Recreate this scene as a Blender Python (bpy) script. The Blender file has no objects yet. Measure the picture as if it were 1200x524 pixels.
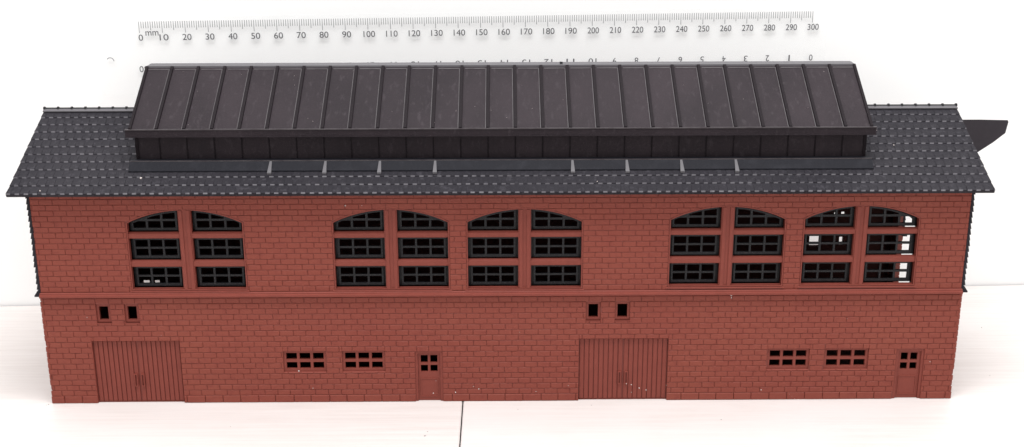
import bpy, math, random
from mathutils import Matrix, Vector
random.seed(7)
S = 0.01                                  # one millimetre of the model = 0.01 units
scn = bpy.context.scene
COL = scn.collection

# ------------------------------------------------------------------ materials
def mat(name, col, rough=.5, spec=.5, noise=None, bump=None, col2=None, alpha=1.0, metallic=0):
    m = bpy.data.materials.new(name); m.use_nodes = True
    nt = m.node_tree; N = nt.nodes; L = nt.links
    b = N['Principled BSDF']
    b.inputs['Base Color'].default_value = (*col, 1)
    b.inputs['Roughness'].default_value = rough
    b.inputs['Specular IOR Level'].default_value = spec
    b.inputs['Alpha'].default_value = alpha
    b.inputs['Metallic'].default_value = metallic
    tc = N.new('ShaderNodeTexCoord')
    def noise_node(scale, detail=4, stretch=(1, 1, 1), rg=.6):
        mp = N.new('ShaderNodeMapping'); mp.inputs['Scale'].default_value = stretch
        L.new(tc.outputs['Object'], mp.inputs['Vector'])
        n = N.new('ShaderNodeTexNoise'); n.inputs['Scale'].default_value = scale
        n.inputs['Detail'].default_value = detail; n.inputs['Roughness'].default_value = rg
        L.new(mp.outputs['Vector'], n.inputs['Vector']); return n
    if col2 is not None:
        cur = None
        for (scale, stretch, lo, hi, c2) in col2:
            n = noise_node(scale, 5, stretch)
            r = N.new('ShaderNodeMapRange'); r.inputs['From Min'].default_value = lo; r.inputs['From Max'].default_value = hi
            L.new(n.outputs['Fac'], r.inputs['Value'])
            mx = N.new('ShaderNodeMix'); mx.data_type = 'RGBA'
            L.new(r.outputs['Result'], mx.inputs['Factor'])
            if cur is None: mx.inputs['A'].default_value = (*col, 1)
            else: L.new(cur, mx.inputs['A'])
            mx.inputs['B'].default_value = (*c2, 1)
            cur = mx.outputs['Result']
        L.new(cur, b.inputs['Base Color'])
    if bump:
        n = noise_node(bump[0], 4, bump[2] if len(bump) > 2 else (1, 1, 1))
        bp = N.new('ShaderNodeBump'); bp.inputs['Strength'].default_value = bump[1]
        bp.inputs['Distance'].default_value = .004
        L.new(n.outputs['Fac'], bp.inputs['Height']); L.new(bp.outputs['Normal'], b.inputs['Normal'])
    return m

BR = (.207, .046, .032)
M = {}
M['brick'] = mat('brick_red_plastic', BR, .5, .22, bump=(60, .5),
                 col2=[(2.2, (1, 1, 1), .35, .7, (.222, .054, .036)), (34, (1, 1, 1), .5, .75, (.188, .040, .029))])
M['brick_base'] = mat('brick_red_plastic_mould', (.192, .042, .030), .5, .4)
M['trim'] = mat('trim_red_plastic', (.201, .046, .033), .5, .22, bump=(50, .4),
                col2=[(18, (1, 1, 1), .45, .75, (.175, .040, .029))])
M['slate'] = mat('slate_grey_plastic', (.018, .0165, .021), .6, .12, bump=(90, .8),
                 col2=[(3, (1, 1, 1), .4, .7, (.024, .022, .027)), (45, (1, 1, 1), .55, .75, (.045, .042, .050))])
M['lit_butt'] = mat('slate_lit_edge', (.15, .144, .158), .5, .4,  # highlight on the slate butts, painted in as a paler grey
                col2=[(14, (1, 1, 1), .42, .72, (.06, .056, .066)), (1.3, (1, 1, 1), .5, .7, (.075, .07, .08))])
M['panel'] = mat('dark_brown_plastic', (.020, .0155, .0185), .55, .10, bump=(70, .6),
                 col2=[(2.4, (1, 1, .6), .38, .68, (.029, .022, .026)), (55, (1, .4, .4), .56, .80, (.045, .037, .042))])
M['rib'] = mat('dark_brown_rib', (.009, .006, .008), .55, .1, bump=(60, .4))
M['pale_edge'] = mat('pale_plastic_edge', (.050, .043, .047), .45, .5, col2=[(25, (1, 1, 1), .4, .62, (.028, .021, .025))])  # paler brown for edge lines and the painted rib highlights
M['flash'] = mat('blue_grey_plastic', (.012, .012, .016), .6, .10, bump=(70, .5),
                 col2=[(20, (1, 1, 1), .5, .75, (.018, .018, .023))])
M['fin'] = mat('pale_grey_edge', (.085, .08, .088), .5, .4)  # lit look of ridge caps and brackets painted in as pale grey
M['sash'] = mat('black_plastic', (.012, .012, .014), .42, .25, bump=(70, .5))
M['inside'] = mat('shaded_inner_face', (.05, .012, .010), .7, .2)  # shade inside the shed painted in: darker than the outer brick
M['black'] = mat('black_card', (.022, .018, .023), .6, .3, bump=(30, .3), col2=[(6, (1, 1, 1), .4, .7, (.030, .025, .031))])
M['board'] = mat('white_wood', (.60, .555, .535), .38, .4, bump=(6, .25, (.6, 14, 4)),
                 col2=[(5, (.35, 9, 1), .40, .66, (.65, .61, .592)), (16, (.25, 11, 1), .58, .76, (.53, .475, .45)), (1.1, (1, 1.6, 1), .45, .7, (.645, .613, .60))])
M['edge'] = mat('board_edge', (.30, .28, .27), .8, .2)
M['wall'] = mat('white_wall_paint', (.90, .905, .90), .7, .2, bump=(8, .1))
M['clear'] = mat('clear_plastic', (1, 1, 1), .12, .5, alpha=.02)
M['ink'] = mat('ruler_ink', (.075, .075, .085), .5, .3)
M['ink_pale'] = mat('ruler_ink_tick', (.20, .20, .21), .5, .3)
M['dust'] = mat('dust_white', (.62, .55, .53), .8, .1)
M['joint'] = mat('underlay_dark', (.05, .045, .045), .9, .1)

# ------------------------------------------------------------------ mesh helper
class MB:
    def __init__(s): s.v = []; s.f = []; s.mi = []; s.m = 0
    def add(s, vs, fs, m=None):
        o = len(s.v); s.v += [tuple(v) for v in vs]; s.f += [tuple(i + o for i in f) for f in fs]
        s.mi += [s.m if m is None else m] * len(fs)
    def box(s, x0, x1, y0, y1, z0, z1, m=None):
        s.add([(x0, y0, z0), (x1, y0, z0), (x1, y1, z0), (x0, y1, z0), (x0, y0, z1), (x1, y0, z1), (x1, y1, z1), (x0, y1, z1)],
              [(0, 3, 2, 1), (4, 5, 6, 7), (0, 1, 5, 4), (1, 2, 6, 5), (2, 3, 7, 6), (3, 0, 4, 7)], m)
    def hull8(s, pts, m=None):
        s.add(pts, [(0, 3, 2, 1), (4, 5, 6, 7), (0, 1, 5, 4), (1, 2, 6, 5), (2, 3, 7, 6), (3, 0, 4, 7)], m)
    def prism(s, poly, fn, d0, d1, m=None, cap0=True):
        """poly: 2-D points anticlockwise; fn(a,b,d) -> xyz"""
        n = len(poly)
        vs = [fn(a, b, d0) for a, b in poly] + [fn(a, b, d1) for a, b in poly]
        fs = [tuple(range(n, 2 * n))] + [(i, (i + 1) % n, n + (i + 1) % n, n + i) for i in range(n)]
        if cap0: fs.append(tuple(range(n - 1, -1, -1)))
        s.add(vs, fs, m)
    def brick(s, a0, a1, b0, b1, fn, d0, d1, c=.13, m=None):
        """raised block with bevelled rim: fn(a,b,d), d0 = base depth, d1 = face depth"""
        if a1 - a0 < .35 or b1 - b0 < .35: return
        dm = d0 + (d1 - d0) * .55
        R = lambda k, d: [fn(a0 + k, b0 + k, d), fn(a1 - k, b0 + k, d), fn(a1 - k, b1 - k, d), fn(a0 + k, b1 - k, d)]
        vs = R(0, d0) + R(0, dm) + R(c, d1)
        fs = [(8, 9, 10, 11)]
        for k in (0, 4):
            fs += [(k + i, k + (i + 1) % 4, k + 4 + (i + 1) % 4, k + 4 + i) for i in range(4)]
        s.add(vs, fs, m)
    def plate(s, outer, holes, fn, d0, d1, m=None):
        """flat plate with holes, filled by a 2-D curve"""
        cu = bpy.data.curves.new('tmp', 'CURVE'); cu.dimensions = '2D'; cu.fill_mode = 'BOTH'; cu.extrude = .5
        for loop in [outer] + list(holes):
            sp = cu.splines.new('POLY'); sp.points.add(len(loop) - 1)
            for p, (a, b) in zip(sp.points, loop): p.co = (a, b, 0, 1)
            sp.use_cyclic_u = True
        ob = bpy.data.objects.new('tmp', cu); COL.objects.link(ob)
        dg = bpy.context.evaluated_depsgraph_get(); dg.update()
        me = bpy.data.meshes.new_from_object(ob.evaluated_get(dg))
        s.add([fn(v.co.x, v.co.y, d0 + (v.co.z + .5) * (d1 - d0)) for v in me.vertices], [tuple(p.vertices) for p in me.polygons], m)
        bpy.data.objects.remove(ob); bpy.data.curves.remove(cu); bpy.data.meshes.remove(me)
    def cyl(s, p0, p1, r, n=10, m=None):
        p0 = Vector(p0); p1 = Vector(p1); d = (p1 - p0).normalized()
        u = d.orthogonal().normalized(); w = d.cross(u)
        vs = [p0 + (u * math.cos(t) + w * math.sin(t)) * r for t in [2 * math.pi * i / n for i in range(n)]]
        vs += [v + (p1 - p0) for v in vs]
        s.add(vs, [(i, (i + 1) % n, n + (i + 1) % n, n + i) for i in range(n)] + [tuple(range(n - 1, -1, -1)), tuple(range(n, 2 * n))], m)
    def build(s, name, mats, parent=None, origin=(0, 0, 0)):
        if not isinstance(mats, (list, tuple)): mats = [mats]
        me = bpy.data.meshes.new(name)
        ox, oy, oz = origin
        me.from_pydata([((x - ox) * S, (y - oy) * S, (z - oz) * S) for x, y, z in s.v], [], s.f)
        for k in mats: me.materials.append(M[k])
        me.polygons.foreach_set('material_index', s.mi)
        import bmesh
        bm = bmesh.new(); bm.from_mesh(me); bmesh.ops.recalc_face_normals(bm, faces=bm.faces); bm.to_mesh(me); bm.free()
        me.update()
        o = bpy.data.objects.new(name, me); COL.objects.link(o)
        if parent:
            o.parent = parent
        o.location = (ox * S, oy * S, oz * S)
        if parent and parent.get('_o'):
            p = parent['_o']; o.location = ((ox - p[0]) * S, (oy - p[1]) * S, (oz - p[2]) * S)
        o['_o'] = (float(ox), float(oy), float(oz))
        return o
def rect(a0, a1, b0, b1): return [(a0, b0), (a1, b0), (a1, b1), (a0, b1)]
def empty(name, loc, label, cat, group=None):
    o = bpy.data.objects.new(name, None); COL.objects.link(o)
    o.location = [c * S for c in loc]; o['_o'] = tuple(float(c) for c in loc)
    o.empty_display_size = .1
    o['label'] = label; o['category'] = cat
    if group: o['group'] = group
    return o
def copy_part(src, dx, parent, dz=0):
    c = src.copy(); COL.objects.link(c); c.parent = parent
    c.location = (src.location.x + dx * S, src.location.y, src.location.z + dz * S)
    for ch in [k for k in src.children if k is not c]:
        d = ch.copy(); COL.objects.link(d); d.parent = c
    return c
FR = lambda a, b, d: (a, d, b)            # front-facing plane: a = x, b = z, d = y

# ------------------------------------------------------------------ dimensions (mm)
HX = 172.0; WD = 80.0; ZS = 43.2; ZT = 85.3; TH = 2.0
ZE = 84.3; ZR = 105.9; OVF = 5.0; HXR = 177.8; RY = 40.0
SL = (ZR - ZE) / (RY + OVF)
def roofz(y): return ZE + (y + OVF) * SL if y <= RY else ZR - (y - RY) * SL
AW = 21.0; SP = 71.9; CR = 76.8; SI = 46.3
ARC_R = (AW ** 2 + (CR - SP) ** 2) / (2 * (CR - SP))
def arch(dx, off=0.0):
    r = ARC_R + off
    return CR - ARC_R + math.sqrt(max(r * r - dx * dx, 0))
WC = [(-116.2, 0), (-40.9, -.1), (8.3, -.1), (83.0, .45), (132.3, .55)]
SMALL = [(-151.0, -147.6), (-140.4, -137.0), (32.3, 35.9), (43.2, 46.9)]
LOW = [(-83.2, -66.9), (-60.9, -44.6), (100.6, 116.7), (122.3, 139.2)]
GATE = [(-154.9, -121.9), (28.9, 62.8)]
DOOR = [(-33.3, -22.8), (149.8, 160.5)]

bld = empty('model_building', (0, 0, 0), 'long red brick plastic model engine shed with dark slate roof and raised ridge roof', 'model building')

# ------------------------------------------------------------------ front wall
def arch_loop(xc, dz, e=0.0, n=24):
    w = AW + e
    pts = [(xc - w, SI - e + dz), (xc + w, SI - e + dz)]
    zs = SP + dz
    pts += [(xc + w, zs)]
    for i in range(1, n):
        dx = w - 2 * w * i / n
        t = arch(max(-AW, min(AW, dx * AW / w)), 0) + e
        pts.append((xc + dx, t + dz))
    pts += [(xc - w, zs)]
    return pts
rect_holes = [(a - .95, b + .95, 32.9, 40.3) for a, b in SMALL] + [(a, b, 12.5, 21.0) for a, b in LOW] \
    + [(a, b, -1, 25.5) for a, b in GATE] + [(a, b, -1, 20.6) for a, b in DOOR]
holes = [rect(a, b, max(c, .0), d) for a, b, c, d in rect_holes if c > 0] + [arch_loop(x, dz) for x, dz in WC]
# outer outline with notches for gates and doors reaching the ground
notch = sorted(GATE + DOOR)
outer = [(-HX + .4, 0)]
for g in notch:
    h = 25.5 if g in GATE else 20.6
    outer += [(g[0], 0), (g[0], h), (g[1], h), (g[1], 0)]
outer += [(HX - .4, 0), (HX - .4, ZT), (-HX + .4, ZT)]
w = MB(); w.plate(outer, holes, FR, TH, .26, 0)
front = w.build('front_wall', ['brick_base'], bld)

def bricks(mb, a0, a1, b0, b1, bh, bw, rects, arches, fn, d0, d1, jit=.35, phase=0., m=None):
    g = .16
    nrow = max(1, round((b1 - b0) / bh)); h = (b1 - b0) / nrow
    for r in range(nrow):
        z0 = b0 + r * h + g / 2; z1 = b0 + (r + 1) * h - g / 2
        x = a0 - bw * (.35 + random.uniform(-.06, .06) + (.5 if (r + phase) % 2 else 0)); off = 0
        while x < a1:
            nj = bw * random.uniform(-.045, .045); wd = bw + nj - off; off = nj
            s0 = max(a0, x + g / 2); s1 = min(a1, x + wd - g / 2); x += wd
            if s1 - s0 < .5: continue
            dd = d1 + random.uniform(-.04, .05)
            pieces = [(s0, s1, z0, z1)]
            for (ra, rb, rc, rd) in rects:
                nxt = []
                for (p0, p1, q0, q1) in pieces:
                    if p1 <= ra or p0 >= rb or q1 <= rc or q0 >= rd: nxt.append((p0, p1, q0, q1)); continue
                    if p0 < ra - .01: nxt.append((p0, ra - .02, q0, q1))
                    if p1 > rb + .01: nxt.append((rb + .02, p1, q0, q1))
                    m0, m1 = max(p0, ra), min(p1, rb)
                    if q1 > rd + .3: nxt.append((m0, m1, rd + .02, q1))
                    if q0 < rc - .3: nxt.append((m0, m1, q0, rc - .02))
                pieces = nxt
            for (p0, p1, q0, q1) in pieces:
                done = False
                for xc, dz in arches:
                    W = AW + .55
                    if p1 <= xc - W or p0 >= xc + W or q0 > CR + dz + 1.2: continue
                    top = lambda xx: (arch(max(-AW, min(AW, (xx - xc) * AW / W))) + dz + .45) if abs(xx - xc) < W else -9
                    # parts beside the window
                    if q0 < SP + dz - 1 and q1 < SP + dz + .5:
                        if q1 <= SI + dz - 1.0: break
                        if p0 < xc - W: mb.brick(p0, xc - W, q0, q1, fn, d0, dd, m=m)
                        if p1 > xc + W: mb.brick(xc + W, p1, q0, q1, fn, d0, dd, m=m)
                        done = True; break
                    n = 10; xs = [p0 + (p1 - p0) * i / n for i in range(n + 1)]
                    keep = [(xx, max(q0, top(xx))) for xx in xs]
                    keep = [(xx, zz) for xx, zz in keep if zz < q1 - .15]
                    if len(keep) == n + 1 and all(zz <= q0 + 1e-6 for _, zz in keep): break
                    if len(keep) >= 3 and keep[-1][0] - keep[0][0] > .4:
                        mb.prism(keep + [(keep[-1][0], q1), (keep[0][0], q1)], fn, d0, dd, m, cap0=False)
                    done = True; break
                if not done: mb.brick(p0, p1, q0, q1, fn, d0, dd, m=m)
w = MB()
bricks(w, -HX + .3, HX - .3, ZS + 1.9, ZT, 2.17, 4.95, [], WC, FR, .28, 0)
bricks(w, -HX + .2, HX - .2, 3.0, ZS - .5, 2.23, 4.85, rect_holes, [], FR, .28, 0)
bricks(w, -HX + .2, HX - .2, .0, 3.0, 3.0, 6.75, rect_holes, [], FR, .28, -.15)
w.build('brickwork', ['brick'], front)
# string course
w = MB()
w.prism([(.40, ZS), (-.55, ZS), (-.75, ZS + .25), (-.75, ZS + .95), (-.35, ZS + 1.25), (-.35, ZS + 1.55), (-.1, ZS + 1.85), (.40, ZS + 1.85)],
        lambda a, b, d: (d, a * 1.9 if a < 0 else a, b), -HX + .05, HX - .05)
sc = w.build('string_course', ['trim'], bld)

# ------------------------------------------------------------------ arched windows
def window_frame(xc, dz):
    w = MB()
    # thin rim round the opening
    w.plate(arch_loop(xc, dz, .42), [arch_loop(xc, dz, 0)], FR, .46, -.04)
    # reveal lining, slightly deeper
    # mullion and cross bars
    mx0, mx1 = xc - 2.35, xc + 2.35
    w.box(mx0, mx1, .35, 2.2, SI + dz, arch(0) + dz - .05)
    w.box(xc - 1.95, xc - .75, .02, .40, SI + dz + .02, arch(1) + dz - .2)
    w.box(xc + .75, xc + 1.95, .02, .40, SI + dz + .02, arch(1) + dz - .2)
    for (z0, z1) in ((54.9, 57.2), (65.9, 68.1)):
        w.prism([(.55, z0 + dz), (.35, z0 + .3 + dz), (.35, z1 - .5 + dz), (1.2, z1 + dz), (2.2, z1 + dz), (2.2, z0 + dz)], lambda a, b, d: (d, a, b), xc - AW, mx0)
        w.prism([(.55, z0 + dz), (.35, z0 + .3 + dz), (.35, z1 - .5 + dz), (1.2, z1 + dz), (2.2, z1 + dz), (2.2, z0 + dz)], lambda a, b, d: (d, a, b), mx1, xc + AW)
    # sloping sill
    z = SI + dz
    w.hull8([(xc - AW - 1.2, -.35, z - 1.15), (xc + AW + 1.2, -.35, z - 1.15), (xc + AW + 1.2, .45, z - 1.15), (xc - AW - 1.2, .45, z - 1.15),
             (xc - AW - 1.2, -.35, z - .85), (xc + AW + 1.2, -.35, z - .85), (xc + AW, 1.5, z + .05), (xc - AW, 1.5, z + .05)])
    return w
def sash_rect(x0, x1, z0, z1, cols=3, rows=2):
    w = MB(); f = 1.15; b = .75
    w.plate(rect(x0 + .03, x1 - .03, z0 + .03, z1 - .03), [rect(x0 + f, x1 - f, z0 + f, z1 - f)], FR, 3.6, 3.2)
    hs = []; i0, i1, j0, j1 = x0 + f + .55, x1 - f - .55, z0 + f + .35, z1 - f + .05
    cw = (i1 - i0 - b * (cols - 1)) / cols; rh = (j1 - j0 - b * (rows - 1)) / rows
    for c in range(cols):
        for r in range(rows):
            hs.append(rect(i0 + c * (cw + b), i0 + c * (cw + b) + cw, j0 + r * (rh + b), j0 + r * (rh + b) + rh))
    w.plate(rect(x0 + f - .15, x1 - f + .15, z0 + f * .45, z1 - f + .6), hs, FR, 3.3, 2.3)
    return w
def sash_arch(xc, side, dz):
    w = MB(); x0, x1 = (xc - AW, xc - 2.35) if side < 0 else (xc + 2.35, xc + AW)
    z0 = 68.1 + dz; n = 14
    top = lambda x, o: arch(x - xc) + dz - o
    def loop(a, b, zb, o, zt=None):
        t = lambda x: top(x, o) if zt is None else min(zt, top(x, o))
        pts = [(a, zb), (b, zb)] + [(b + (a - b) * i / n, t(b + (a - b) * i / n)) for i in range(n + 1)]
        # drop points where the top falls below the bottom
        core = [p for p in pts[2:] if p[1] > zb + .12]
        if len(core) < 3: return None
        xs = [p[0] for p in core]
        return [(min(xs), zb), (max(xs), zb)] + core
    f = 1.0
    ol = [(x0 + .03, z0 + .03), (x1 - .03, z0 + .03)] + [(x1 - .03 + (x0 + .06 - x1) * i / n, max(z0 + .1, top(x1 - .03 + (x0 + .06 - x1) * i / n, .03))) for i in range(n + 1)]
    w.plate(ol, [loop(x0 + f, x1 - f, z0 + f, f)], FR, 3.6, 3.2)
    i0, i1 = x0 + f + .55, x1 - f - .55; b = .8; cw = (i1 - i0 - 2 * b) / 3; j0 = z0 + f + .35; hs = []
    for c in range(3):
        for (za, zt) in ((j0, j0 + 2.6), (j0 + 3.4, None)):
            l = loop(i0 + c * (cw + b), i0 + c * (cw + b) + cw, za, 1.35, zt)
            if l: hs.append(l)
    w.plate(loop(x0 + f - .15, x1 - f + .15, z0 + f * .45, f - .3), hs, FR, 3.3, 2.3)
    return w
for xc, dz in WC:
    fr = window_frame(xc, dz).build('arched_window', ['trim'], bld, (xc, 0, SI + dz))
    for sd in (-1, 1):
        x0, x1 = (xc - AW, xc - 2.35) if sd < 0 else (xc + 2.35, xc + AW)
        for (z0, z1) in ((SI, 54.9), (57.2, 65.9)):
            sash_rect(x0, x1, z0 + dz, z1 + dz).build('sash', ['sash'], fr, ((x0 + x1) / 2, 2, z0 + dz))
        sash_arch(xc, sd, dz).build('sash', ['sash'], fr, ((x0 + x1) / 2, 2, 68.1 + dz))

# ------------------------------------------------------------------ small openings, barred windows, gates, doors
for a, b in SMALL:
    w = MB(); w.plate(rect(a - .93, b + .93, 32.92, 40.28), [rect(a, b, 34.0, 39.3)], FR, 2.0, .75)
    w.box(a - 1.0, b + 1.0, -.08, .7, 32.6, 32.9)
    w.build('small_window', ['trim'], bld, ((a + b) / 2, 0, 33))
for a, b in LOW:
    w = MB(); hs = []; i0 = a + 1.05; i1 = b - 1.05; cw = (i1 - i0 - 2 * 1.0) / 3
    for c in range(3):
        for (z0, z1) in ((13.7, 16.35), (17.5, 20.1)):
            hs.append(rect(i0 + c * (cw + 1.0), i0 + c * (cw + 1.0) + cw, z0, z1))
    w.plate(rect(a + .02, b - .02, 12.52, 20.98), hs, FR, 1.95, .72)
    w.build('barred_window', ['trim'], bld, ((a + b) / 2, 0, 12.5))
for gi, (a, b) in enumerate(GATE):
    w = MB(); w.box(a + .02, b - .02, 1.35, 1.9, .25, 25.45, 1)
    w.box(a + .02, b - .02, .95, 1.9, .1, .32, 0)
    gt = w.build('gate', ['trim', 'brick_base'], bld, ((a + b) / 2, 1, 0))
    mid = (a + b) / 2
    for sd in (0, 1):
        lo, hi = (a + .25, mid - .16) if sd == 0 else (mid + .16, b - .25)
        w = MB(); n = 9; pw = (hi - lo) / n
        for k in range(n):
            w.brick(lo + k * pw + .11, lo + (k + 1) * pw - .11, .5, 25.2, FR, 1.34, .92 + random.uniform(-.03, .03), c=.1)
        # handle surround
        hx = mid + (-1.3 if sd == 0 else 1.3); hz = 9.3
        lf = w.build('door_leaf', ['trim'], gt, ((lo + hi) / 2, 1, 0))
        h = MB(); h.plate(rect(hx - .65, hx + .65, hz - 2.6, hz + 2.6), [rect(hx - .3, hx + .3, hz - 2.2, hz + 2.2)], FR, 1.0, .35)
        h.build('handle', ['trim'], gt, (hx, .6, hz))
for a, b in DOOR:
    w = MB(); xs = [(a + 2.1, a + 4.8), (a + 5.75, a + 8.45)]
    hs = [rect(p, q, z0, z1) for p, q in xs for z0, z1 in ((12.0, 14.75), (15.8, 18.8))]
    w.plate(rect(a + 1.05, b - 1.05, .1, 19.6), hs, FR, 1.95, 1.05)
    w.plate(rect(a + 1.9, b - 1.9, 1.6, 9.4), [rect(a + 2.25, b - 2.25, 1.95, 9.05)], FR, 1.1, .85)
    dr = w.build('door', ['trim'], bld, ((a + b) / 2, 1, 0))
    f = MB(); f.plate([(a + .02, 0.05), (a + 1.0, 0.05), (a + 1.0, 19.65), (b - 1.0, 19.65), (b - 1.0, 0.05), (b - .02, 0.05), (b - .02, 20.58), (a + .02, 20.58)], [], FR, 1.9, .45)
    f.build('door_frame', ['trim'], dr, ((a + b) / 2, .5, 0))

# ------------------------------------------------------------------ gable walls, rear wall
def side_fn(sx): return lambda a, b, d: (sx * (HX + d), a, b)
for sx in (-1, 1):
    fn = side_fn(sx)
    gh = [(50, 69.3, 20.5, 56.0)] if sx > 0 else []
    w = MB()
    prof = [(.45, 0), (WD - .1, 0), (WD - .1, roofz(WD) - .8), (RY, ZR - 1.6), (.45, roofz(0) - .8)]
    w.plate(prof, [rect(*g) for g in gh], fn, -2.0, -.38, 0)
    gw = w.build('gable_wall', ['brick_base'], bld, (sx * HX, RY, 0))
    w = MB()
    bricks(w, -.02, WD, 3, ZS + .6, 2.23, 4.85, gh, [], fn, -.42, .38)
    bricks(w, -.12, WD, 0, 3, 3, 6.75, gh, [], fn, -.42, .45)
    w.build('brickwork', ['brick'], gw, (sx * HX, RY, 0))
    # slate cladding of the upper gable, flared at the foot
    w = MB(); z = ZS + .9; k = 0
    while z < ZR - 1.5:
        z1 = min(z + 2.2, ZR - 1.4)
        yy0 = -.1 if z1 < roofz(0) - 1 else RY - (ZR - 1.2 - z1) / SL
        yy1 = WD if z1 < roofz(0) - 1 else RY + (ZR - 1.2 - z1) / SL
        segs = [(yy0, yy1)]
        for g in gh:
            if z < g[3] and z1 > g[2]: segs = [(yy0, g[0]), (g[1], yy1)]
        for (p, q) in segs:
            y = p; 
            while y < q - .3:
                y2 = min(q, y + 2.6 * (1 if (k % 2 or y > p) else .5))
                th = .95 + random.uniform(-.1, .15)
                w.hull8([fn(y + .05, z, -.3), fn(y2 - .05, z, -.3), fn(y2 - .05, z, th), fn(y + .05, z, th),
                         fn(y + .05, z1, -.3), fn(y2 - .05, z1, -.3), fn(y2 - .05, z1, th - .45), fn(y + .05, z1, th - .45)])
                y = y2
        z = z1; k += 1
    # flared foot
    w.prism([(.0, ZS + .3), (2.1, ZS + .3), (2.1, ZS + .8), (.7, ZS + 2.8), (.0, ZS + 2.8)], lambda a, b, d: (sx * (HX + a), d, b), -.15, 49.9 if sx > 0 else WD)
    if sx > 0: w.prism([(.0, ZS + .3), (2.1, ZS + .3), (2.1, ZS + .8), (.7, ZS + 2.8), (.0, ZS + 2.8)], lambda a, b, d: (sx * (HX + a), d, b), 69.4, WD)
    w.build('slate_cladding', ['slate'], gw, (sx * HX, RY, ZS))
w = MB()
rear = [(-158.4, -155.2, 19.4, 22.2), (-153.4, -150.8, 19.4, 22.2), (134.3, 139.0, 36.6, 41.2), (147.4, 149.2, 37, 40.8), (144.3, 145.7, 50.4, 51.9), (147.4, 149.2, 50.2, 52.2)]  # openings added so bright patches show through the front windows
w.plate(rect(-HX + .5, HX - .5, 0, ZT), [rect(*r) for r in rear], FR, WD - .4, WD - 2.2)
fp = MB(); fp.box(-HX + 1.9, HX - 1.9, 2.1, WD - 2.3, .15, 1.0); fp.build('added_dark_floor', ['inside'], bld, (0, RY, 0))  # added dark floor, keeps the interior black behind the low windows
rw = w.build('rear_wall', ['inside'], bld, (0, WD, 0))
w = MB(); back = lambda a, b, d: (a, WD - d, b)
bricks(w, -HX + .2, HX - .2, 0, ZT - 1, 2.2, 4.9, rear, [], back, .42, 0)
w.build('brickwork', ['brick'], rw, (0, WD, 0))

# ------------------------------------------------------------------ main roof
w = MB()
T = 1.1
def slope_pt(sy, x, t, h):               # t = distance in plan from the eave, h = height above the slope
    y = -OVF + t; nz = 1 / math.hypot(1, SL); ny = -SL * nz
    Y = y + ny * h; Z = ZE + t * SL + nz * h
    if sy > 0: Y = 2 * RY - Y
    return (x, Y, Z)
for sy in (-1, 1):
    P = lambda x, t, h: slope_pt(sy, x, t, h)
    w.hull8([P(-HXR, 0, -T), P(HXR, 0, -T), P(HXR, RY + OVF, -T), P(-HXR, RY + OVF, -T), P(-HXR, 0, 0), P(HXR, 0, 0), P(HXR, RY + OVF, 0), P(-HXR, RY + OVF, 0)], 0)
    rows = 11; rl = (RY + OVF - .6) / rows
    for r in range(rows):
        t0 = r * rl + (0 if r else -.1); t1 = t0 + rl + .3
        x = -HXR + .05 - (1.6 if r % 2 else 0); raised = True
        while x < HXR:
            wd = 1.6 + random.uniform(-.06, .06)
            a = max(x, -HXR); b = min(x + wd - .03, HXR)
            if b - a > .3:
                h = (.46 if raised else .30) + random.uniform(-.03, .03)
                tt = t0 + (0 if raised else .1)
                lip = .30 if raised else .12
                ch = .32 if raised else .1
                pts = [P(a, tt, 0), P(b, tt, 0), P(b, t1, 0), P(a, t1, 0), P(a, tt + ch, h), P(b, tt + ch, h), P(b, t1, .05), P(a, t1, .05)]
                o = len(w.v)
                w.add(pts, [(4, 5, 6, 7), (1, 2, 6, 5), (3, 0, 4, 7)], 0)
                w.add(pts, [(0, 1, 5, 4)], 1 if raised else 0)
            x += wd; raised = not raised
roof = w.build('roof', ['slate', 'lit_butt'], bld, (0, RY, ZE))
for sx in (-1, 1):
    w = MB()
    x0, x1 = sorted((sx * 134.6, sx * (HXR + .1)))
    for sy in (-1, 1):
        P = lambda x, t, h: slope_pt(sy, x, t, h)
        e = RY + OVF
        w.hull8([P(x0, e - 1.5, .3), P(x1, e - 1.5, .3), P(x1, e, .3), P(x0, e, .3), P(x0, e - 1.5, .75), P(x1, e - 1.5, .75), P(x1, e, .8), P(x0, e, .8)], 0)
    w.cyl((x0, RY, ZR + .75), (x1, RY, ZR + .75), .38, 8, 1)
    x = sx * (HXR - .1)
    while abs(x) > 135:
        w.cyl((x - .35, RY, ZR + .78), (x + .35, RY, ZR + .78), .72, 8, 1)
        x -= sx * 5.3
    w.build('ridge_cap', ['fin', 'sash'], roof, (sx * 155, RY, ZR))

# ------------------------------------------------------------------ raised ridge roof (clerestory)
CX = 134.8; RX = 136.2; MY = 9.0; MZ = 104.75; TY = 37.6; TZ = 123.0
ribs = [-RX + 10.09 * k for k in range(1, 27)]
w = MB()
for (y0, y1) in ((12, 13.2), (2 * RY - 13.2, 2 * RY - 12)):
    w.box(-CX, CX, y0, y1, 88.8, 104.6)
for sx in (-1, 1):
    x0, x1 = sorted((sx * CX, sx * (CX - 1.2)))
    w.prism([(13.2, 92.8), (RY, 105.8), (2 * RY - 13.2, 92.8), (2 * RY - 13.2, 104.6), (RY, 121.5), (13.2, 104.6)], lambda a, b, d: (d, a, b), x0, x1)
w.m = 1
for x in ribs:
    w.box(x - .24, x + .24, 11.8, 12.1, 91.5, 103.5)
w.box(-CX - .2, -CX + .9, 11.6, 12.1, 91.5, 103.5); w.box(CX - .9, CX + .2, 11.6, 12.1, 91.5, 103.5)
cw_ = w.build('clerestory_wall', ['panel', 'rib'], bld, (0, RY, 92))
w = MB(); ms = (TZ - MZ) / (TY - MY)
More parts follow.
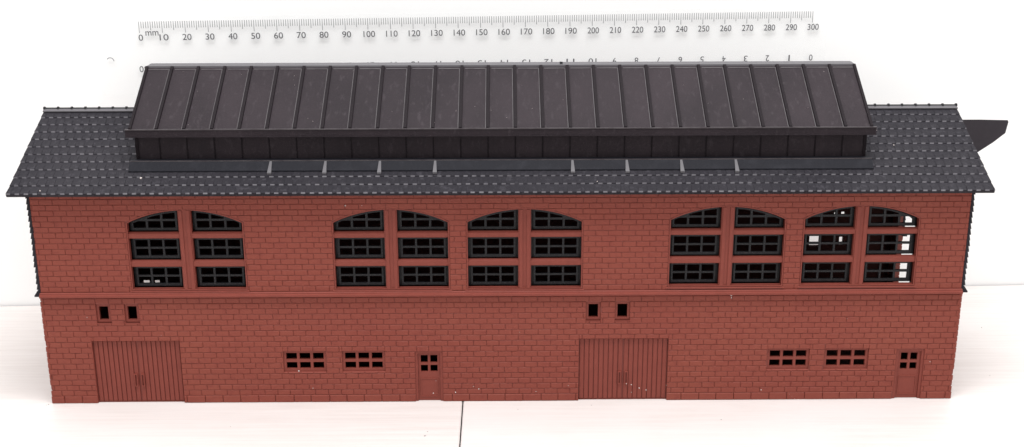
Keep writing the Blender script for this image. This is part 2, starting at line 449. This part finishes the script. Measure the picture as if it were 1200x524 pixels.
def mp(sy, x, t, h):
    nz = 1 / math.hypot(1, ms); Y = MY + t - ms * nz * h; Z = MZ + t * ms + nz * h
    return (x, Y if sy < 0 else 2 * RY - Y, Z)
for sy in (-1, 1):
    P = lambda x, t, h: mp(sy, x, t, h)
    e = TY - MY
    w.hull8([P(-RX, 0, -1.1), P(RX, 0, -1.1), P(RX, e, -1.1), P(-RX, e, -1.1), P(-RX, 0, 0), P(RX, 0, 0), P(RX, e, 0), P(-RX, e, 0)], 0)
    # rim strips along the two ends and a thin lip under the ridge cap
    for x0, x1 in ((-RX, -RX + 1.0), (RX - 1.0, RX)):
        w.hull8([P(x0, .2, -.02), P(x1, .2, -.02), P(x1, e, -.02), P(x0, e, -.02), P(x0, .2, .6), P(x1, .2, .6), P(x1, e, .6), P(x0, e, .6)], 1)
    for i, x in enumerate(ribs):
        r0, r1 = x - .62, x + .62
        w.hull8([P(r0, .2, -.02), P(r1, .2, -.02), P(r1, e, -.02), P(r0, e, -.02), P(r0 + .1, .2, .6), P(r1 - .1, .2, .6), P(r1 - .1, e, .6), P(r0 + .1, e, .6)], 1)
        # highlight line beside the rib, painted as a pale strip
        w.hull8([P(r0 - .42, .2, -.02), P(r0 - .1, .2, -.02), P(r0 - .1, e - 1.0, -.02), P(r0 - .42, e - 1.0, -.02), P(r0 - .38, .2, .12), P(r0 - .14, .2, .12), P(r0 - .14, e - 1.0, .12), P(r0 - .38, e - 1.0, .12)], 2)
    edges = [-RX] + ribs + [RX]
    for a, b in zip(edges[:-1], edges[1:]):
        w.hull8([P(a + 1.2, e - 1.35, -.02), P(b - 1.1, e - 1.35, -.02), P(b - 1.1, e - 1.0, -.02), P(a + 1.2, e - 1.0, -.02),
                 P(a + 1.2, e - 1.35, .14), P(b - 1.1, e - 1.35, .14), P(b - 1.1, e - 1.0, .14), P(a + 1.2, e - 1.0, .14)], 2)
mr = w.build('clerestory_roof', ['panel', 'rib', 'pale_edge'], bld, (0, RY, MZ))
w = MB()
w.hull8([(-RX, TY - .3, TZ - .35), (RX, TY - .3, TZ - .35), (RX, 2 * RY - TY + .3, TZ - .35), (-RX, 2 * RY - TY + .3, TZ - .35),
         (-RX + .2, TY - .2, TZ + .45), (RX - .2, TY - .2, TZ + .45), (RX - .9, 2 * RY - TY, TZ + .75), (-RX + .9, 2 * RY - TY, TZ + .75)])
w.box(23 * 1.0 - .5, 23.6, 39, 39.6, TZ + .5, TZ + 1.3, 1)
w.build('ridge_cap', ['fin', 'sash'], mr, (0, RY, TZ))
for sy in (-1, 1):
    w = MB()
    q = (lambda y: y) if sy < 0 else (lambda y: 2 * RY - y)
    y0, y1 = sorted((q(8.35), q(9.05)))
    w.box(-RX - 1.1, RX + 1.1, y0, y1, 102.2, 105.0, 0)
    y0, y1 = sorted((q(8.15), q(9.0)))
    w.box(-RX - 1.12, RX + 1.12, y0, y1, 104.75, 105.1, 1)
    w.box(-RX - 1.12, RX + 1.12, y0, y1, 102.1, 102.45, 0)
    y0, y1 = sorted((q(9.05), q(12.0)))
    w.box(-RX - .5, RX + .5, y0, y1, 103.1, 103.8, 0)
    w.build('fascia', ['panel', 'pale_edge'], mr, (0, q(8.6), 103))
# flashing along the foot of the clerestory, with its small props
w = MB()
FX = 136.6
w.prism([(5.6, roofz(5.6) + .35), (5.6, roofz(5.6) + .8), (8.6, 93.05), (9.3, 93.15), (12.1, 93.2), (12.1, 91.6), (9.0, 90.4)], lambda a, b, d: (d, a, b), -FX, FX, 0)
w.box(-FX, FX, 8.45, 8.85, 92.95, 93.3, 1)
fl = w.build('flashing', ['flash', 'pale_edge'], bld, (0, 8, 91))
br0 = None
for x in (-84.9, -64.8, -44.8, -24.5, 26.0, 46.0, 66.1, 86.2):
    if br0 is None:
        w = MB()
        w.hull8([(x - .75, 3.9, roofz(3.9) + .55), (x + .75, 3.9, roofz(3.9) + .55), (x + .55, 8.3, roofz(8.3)), (x - .55, 8.3, roofz(8.3)),
                 (x - .75, 3.9, roofz(3.9) + 1.2), (x + .75, 3.9, roofz(3.9) + 1.2), (x + .4, 8.4, 93.0), (x - .4, 8.4, 93.0)])
        br0 = w.build('bracket', ['fin'], fl, (x, 6, 90)); bx = x
    else: copy_part(br0, x - bx, fl)

# ------------------------------------------------------------------ black sheet behind the shed's right end
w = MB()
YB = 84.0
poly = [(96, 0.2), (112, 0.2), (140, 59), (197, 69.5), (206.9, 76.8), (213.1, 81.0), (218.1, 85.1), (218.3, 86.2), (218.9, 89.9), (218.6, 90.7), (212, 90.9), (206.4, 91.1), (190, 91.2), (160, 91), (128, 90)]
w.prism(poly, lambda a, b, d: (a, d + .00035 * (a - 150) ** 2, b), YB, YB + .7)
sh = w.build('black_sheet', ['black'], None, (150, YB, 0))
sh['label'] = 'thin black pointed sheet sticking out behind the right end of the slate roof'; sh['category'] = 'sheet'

# ------------------------------------------------------------------ ruler on the wall
bang = math.atan2(124.68 - 108.86, 344.05)
def wally(x): return 108.86 + (x + 172.02) * math.tan(bang)
roll = math.atan2(133.3 - 131.35, 299.5)
r0 = (-158.9, wally(-158.9), 131.35)
rul = empty('ruler', r0, 'clear plastic thirty centimetre ruler against the white wall above the model roof', 'ruler')
ca, sa, cr, sr = math.cos(bang), math.sin(bang), math.cos(roll), math.sin(roll)
KR = 299.5 / 300
def RF(a, b, d):                          # a along the ruler from zero, b up from tick line, d out from the wall
    a *= KR; u = a * cr - b * sr; v = a * sr + b * cr
    return (r0[0] + u * ca + d * sa, r0[1] + u * sa - d * ca, r0[2] + v)
w = MB()
hole = [(-13.9 + 1.7 * math.cos(t), -17.2 + 1.7 * math.sin(t)) for t in [2 * math.pi * i / 20 for i in range(20)]]
w.plate(rect(-19, 307, -32.5, 1.6), [hole], RF, .1, 1.1)
w.build('blade', ['clear'], rul, r0)
w = MB()
ring = lambda r: [(-13.9 + r * math.cos(t), -17.2 + r * math.sin(t)) for t in [2 * math.pi * i / 20 for i in range(9)]]
w.plate(ring(1.75) + ring(1.45)[::-1], [], RF, 1.13, 1.2)
w.build('hanging_hole_rim', ['ink_pale'], rul, r0)
w = MB(); w2 = MB()
for k in range(301):
    ln = 5.0 if k % 10 == 0 else 3.9 if k % 5 == 0 else 2.9
    w.prism(rect(k - .11, k + .11, -ln, 0), RF, 1.13, 1.2)
    w2.prism(rect(k - .11, k + .11, -30.9, -30.9 + ln), RF, 1.13, 1.2)
w.build('tick_marks', ['ink_pale'], rul, r0); w2.build('tick_marks', ['ink_pale'], rul, r0)
w = MB()
def text(mb, s, cx, cy, h, wid, flip=False):
    cu = bpy.data.curves.new('t', 'FONT'); cu.body = s; cu.size = 1; cu.extrude = .01; cu.offset = 0.0
    ob = bpy.data.objects.new('t', cu); COL.objects.link(ob)
    dg = bpy.context.evaluated_depsgraph_get(); dg.update()
    me = bpy.data.meshes.new_from_object(ob.evaluated_get(dg))
    xs = [v.co.x for v in me.vertices]; ys = [v.co.y for v in me.vertices]
    mx, my = (min(xs) + max(xs)) / 2, (min(ys) + max(ys)) / 2
    kx, ky = wid / (max(xs) - min(xs)), h / (max(ys) - min(ys))
    sg = -1 if flip else 1
    mb = MB(); mb.add([RF(cx + sg * (v.co.x - mx) * kx, cy + sg * (v.co.y - my) * ky, 1.17 + v.co.z * 3) for v in me.vertices], [tuple(p.vertices) for p in me.polygons])
    bpy.data.objects.remove(ob); bpy.data.curves.remove(cu); bpy.data.meshes.remove(me)
    mb.build('unit_letters' if s == 'mm' else 'numeral', ['ink'], rul, RF(cx, cy, 1.2))
for k in range(31):
    s = str(k * 10)
    text(w, s, k * 10 + (.5 if k else 0.4), -7.0, 2.7, {1: 1.9, 2: 3.9, 3: 5.1}[len(s)])
    s = str(30 - k)
    text(w, s, k * 10 + .3, -20.9, 2.7, 1.6 if len(s) == 1 and s != '1' else .6 if len(s) == 1 else 3.6, True)
text(w, 'mm', 5.4, -5.2, 1.9, 5.6)

# ------------------------------------------------------------------ table, wall
SX = -15.35
def struct(o, label, cat):
    o['kind'] = 'structure'; o['label'] = label; o['category'] = cat; return o
def board(x0, x1, name, label):
    w = MB(); e = .35
    ya, y0b = -420, 20
    yb0, yb1 = wally(x0) , wally(x1)
    top = [(x0 + e, ya + e), (x1 - e, ya + e), (x1 - e, yb1 - 1.2), (x0 + e, yb0 - 1.2)]
    mid = [(x0, ya), (x1, ya), (x1, yb1 - .9), (x0, yb0 - .9)]
    w.add([(x, y, 0) for x, y in top] + [(x, y, -e) for x, y in mid] + [(x, y, -18) for x, y in mid],
          [(0, 1, 2, 3)] + [(i, (i + 1) % 4, 4 + (i + 1) % 4, 4 + i) for i in range(4)])
    w.add([(x, y, -e) for x, y in mid] + [(x, y, -18) for x, y in mid], [(i, (i + 1) % 4, 4 + (i + 1) % 4, 4 + i) for i in range(4)] + [(4, 7, 6, 5)], 1)
    w.f = w.f[:5] + w.f[5:]; w.mi = w.mi
    return struct(w.build(name, ['board', 'edge'], None, (x0, 0, 0)), label, 'tabletop')
board(-900, SX - .22, 'tabletop', 'white wood grained board left of the dark seam, under the model')
board(SX + .22, 900, 'tabletop', 'white wood grained board right of the dark seam, under the model')
w = MB(); w.box(-900, 900, -420, 250, -24, -18.3)
struct(w.build('floor', ['joint'], None), 'dark surface seen through the seam between the white boards', 'floor')
w = MB()
w.add([(-1000, wally(-1000), -30), (1000, wally(1000), -30), (1000, wally(1000), 900), (-1000, wally(-1000), 900),
       (-1000, wally(-1000) + 20, -30), (1000, wally(1000) + 20, -30), (1000, wally(1000) + 20, 900), (-1000, wally(-1000) + 20, 900)],
      [(0, 1, 2, 3), (4, 7, 6, 5), (3, 2, 6, 7), (0, 4, 5, 1), (0, 3, 7, 4), (1, 5, 6, 2)])
struct(w.build('wall', ['wall'], None), 'plain white wall behind the ruler and the model', 'wall')

# ------------------------------------------------------------------ dust
w = MB()
def speck(p, r, n=(0, -1, 0)):
    n = Vector(n).normalized(); u = n.orthogonal().normalized(); v = n.cross(u); p = Vector(p)
    k = 6; ph = random.random() * 6
    ringp = [p + (u * math.cos(ph + 6.283 * i / k) + v * math.sin(ph + 6.283 * i / k)) * r * random.uniform(.6, 1.2) for i in range(k)]
    w.add([p + n * r * .8] + ringp + [q - n * .25 for q in ringp], [(0, 1 + i, 1 + (i + 1) % k) for i in range(k)] + [(1 + i, 7 + i, 7 + (i + 1) % k, 1 + (i + 1) % k) for i in range(k)])
DW = [(-26.6, 3.4, 0.3), (-18.1, 3.7, 0.35), (-11.2, 6.1, 0.25), (-9.2, 5.1, 0.3), (-72.5, 5.8, 0.22), (49.2, 6.5, 0.3), (52.2, 5.1, 0.38), (54.9, 4.3, 0.28), (47.3, 6.9, 0.22), (99.1, 4.1, 0.35), (162.9, 15.4, 0.3), (-57.0, 78.3, 0.3), (-57.3, 78.3, 0.2), (85.6, 42.8, 0.45), (85.7, 41.8, 0.35), (-155.5, 35.2, 0.22), (110.0, 2.2, 0.25), (111.1, 1.1, 0.25), (112.1, 0.4, 0.3), (113.5, 0.0, 0.3), (114.5, -0.7, 0.25), (118.3, 1.1, 0.22), (168.9, 1.8, 0.22), (-77.6, 12.9, 0.4), (25.1, 6.3, 0.22), (12.7, 3.9, 0.2), (-51.1, 78.3, 0.2), (137.8, 42.9, 0.2)]
for (x, z, r) in DW: speck((x, -.05, z), r * .72)
nr = (0, -SL, 1)
DR = [(-131.2, 2.2, 0.45), (142.9, 25.9, 0.25), (-165.8, -4.0, 0.3), (128.7, 10.3, 0.4), (147.3, 17.9, 0.25), (34.6, -0.5, 0.2)]
for (x, y, r) in DR: speck((x, y, roofz(y) + .75), r, nr)
for i in range(30):
    speck((random.uniform(-135, 135), (t := random.uniform(10, 37)), MZ + (t - MY) * ms + .05), random.uniform(.05, .12), (0, -ms, 1))
for i in range(8):
    speck((random.uniform(-171, 171), -.05 if (z := random.uniform(1, 42)) else 0, z), random.uniform(.05, .12))
du = w.build('dust', ['dust'], None); du['kind'] = 'stuff'
du['label'] = 'white dust specks scattered over the red walls and dark roofs'; du['category'] = 'dust'
w = MB()
DT = [(-173.6, -0.8, 0.35), (-174.3, -1.5, 0.25), (33.7, -4.2, 0.3), (80.9, -17.1, 0.3), (-27.4, -25.4, 0.3), (-28.2, -28.8, 0.5), (212.2, 72.3, 0.3), (-198.5, 67.0, 0.2), (5.7, -7.5, 0.2), (-100.0, -20.4, 0.2), (195.9, 21.2, 0.2)]
for (x, y, r) in DT: speck((x, y, .02), r, (0, 0, 1))
cr_ = w.build('crumbs', ['edge'], None); cr_['kind'] = 'stuff'
cr_['label'] = 'tiny dark crumbs lying on the white tabletop in front of the model'; cr_['category'] = 'crumbs'

# ------------------------------------------------------------------ camera
CAM = (.2852, -418.99, 198.739); yaw, pitch, rl = math.radians(.45886), math.radians(16.92713), math.radians(-.12123)
cp, sp, cy, sy_ = math.cos(pitch), math.sin(pitch), math.cos(yaw), math.sin(yaw)
F = Vector((sy_ * cp, cy * cp, -sp)); R0 = Vector((cy, -sy_, 0)); U0 = R0.cross(F)
R = R0 * math.cos(rl) + U0 * math.sin(rl); U = U0 * math.cos(rl) - R0 * math.sin(rl)
cam = bpy.data.cameras.new('Camera'); co = bpy.data.objects.new('Camera', cam); COL.objects.link(co)
co.matrix_world = Matrix.Translation(Vector(CAM) * S) @ Matrix((R, U, -F)).transposed().to_4x4()
cam.sensor_width = 36; cam.lens = 1400 / 1200 * 36; cam.clip_start = .05; cam.clip_end = 200
scn.camera = co

# ------------------------------------------------------------------ light
wd_ = bpy.data.worlds.new('World'); scn.world = wd_; wd_.use_nodes = True
bg = wd_.node_tree.nodes['Background']; bg.inputs['Color'].default_value = (1, .985, .975, 1); bg.inputs['Strength'].default_value = .95
def area(name, loc, tgt, size, power, col=(1, 1, 1)):
    l = bpy.data.lights.new(name, 'AREA'); l.shape = 'RECTANGLE'; l.size = size[0] * S; l.size_y = size[1] * S; l.energy = power; l.color = col
    o = bpy.data.objects.new(name, l); COL.objects.link(o); o.location = Vector(loc) * S
    o.rotation_euler = (Vector(tgt) - Vector(loc)).to_track_quat('-Z', 'Y').to_euler()
area('ceiling_lamp', (40, -200, 900), (0, 60, 0), (800, 320), 1080)
scn.render.engine = 'CYCLES'
scn.view_settings.view_transform = 'Standard'; scn.view_settings.look = 'None'
scn.view_settings.exposure = 0; scn.view_settings.gamma = 1
scn.render.resolution_x = 1024; scn.render.resolution_y = 447
for o in bpy.data.objects:
    if '_o' in o: del o['_o']
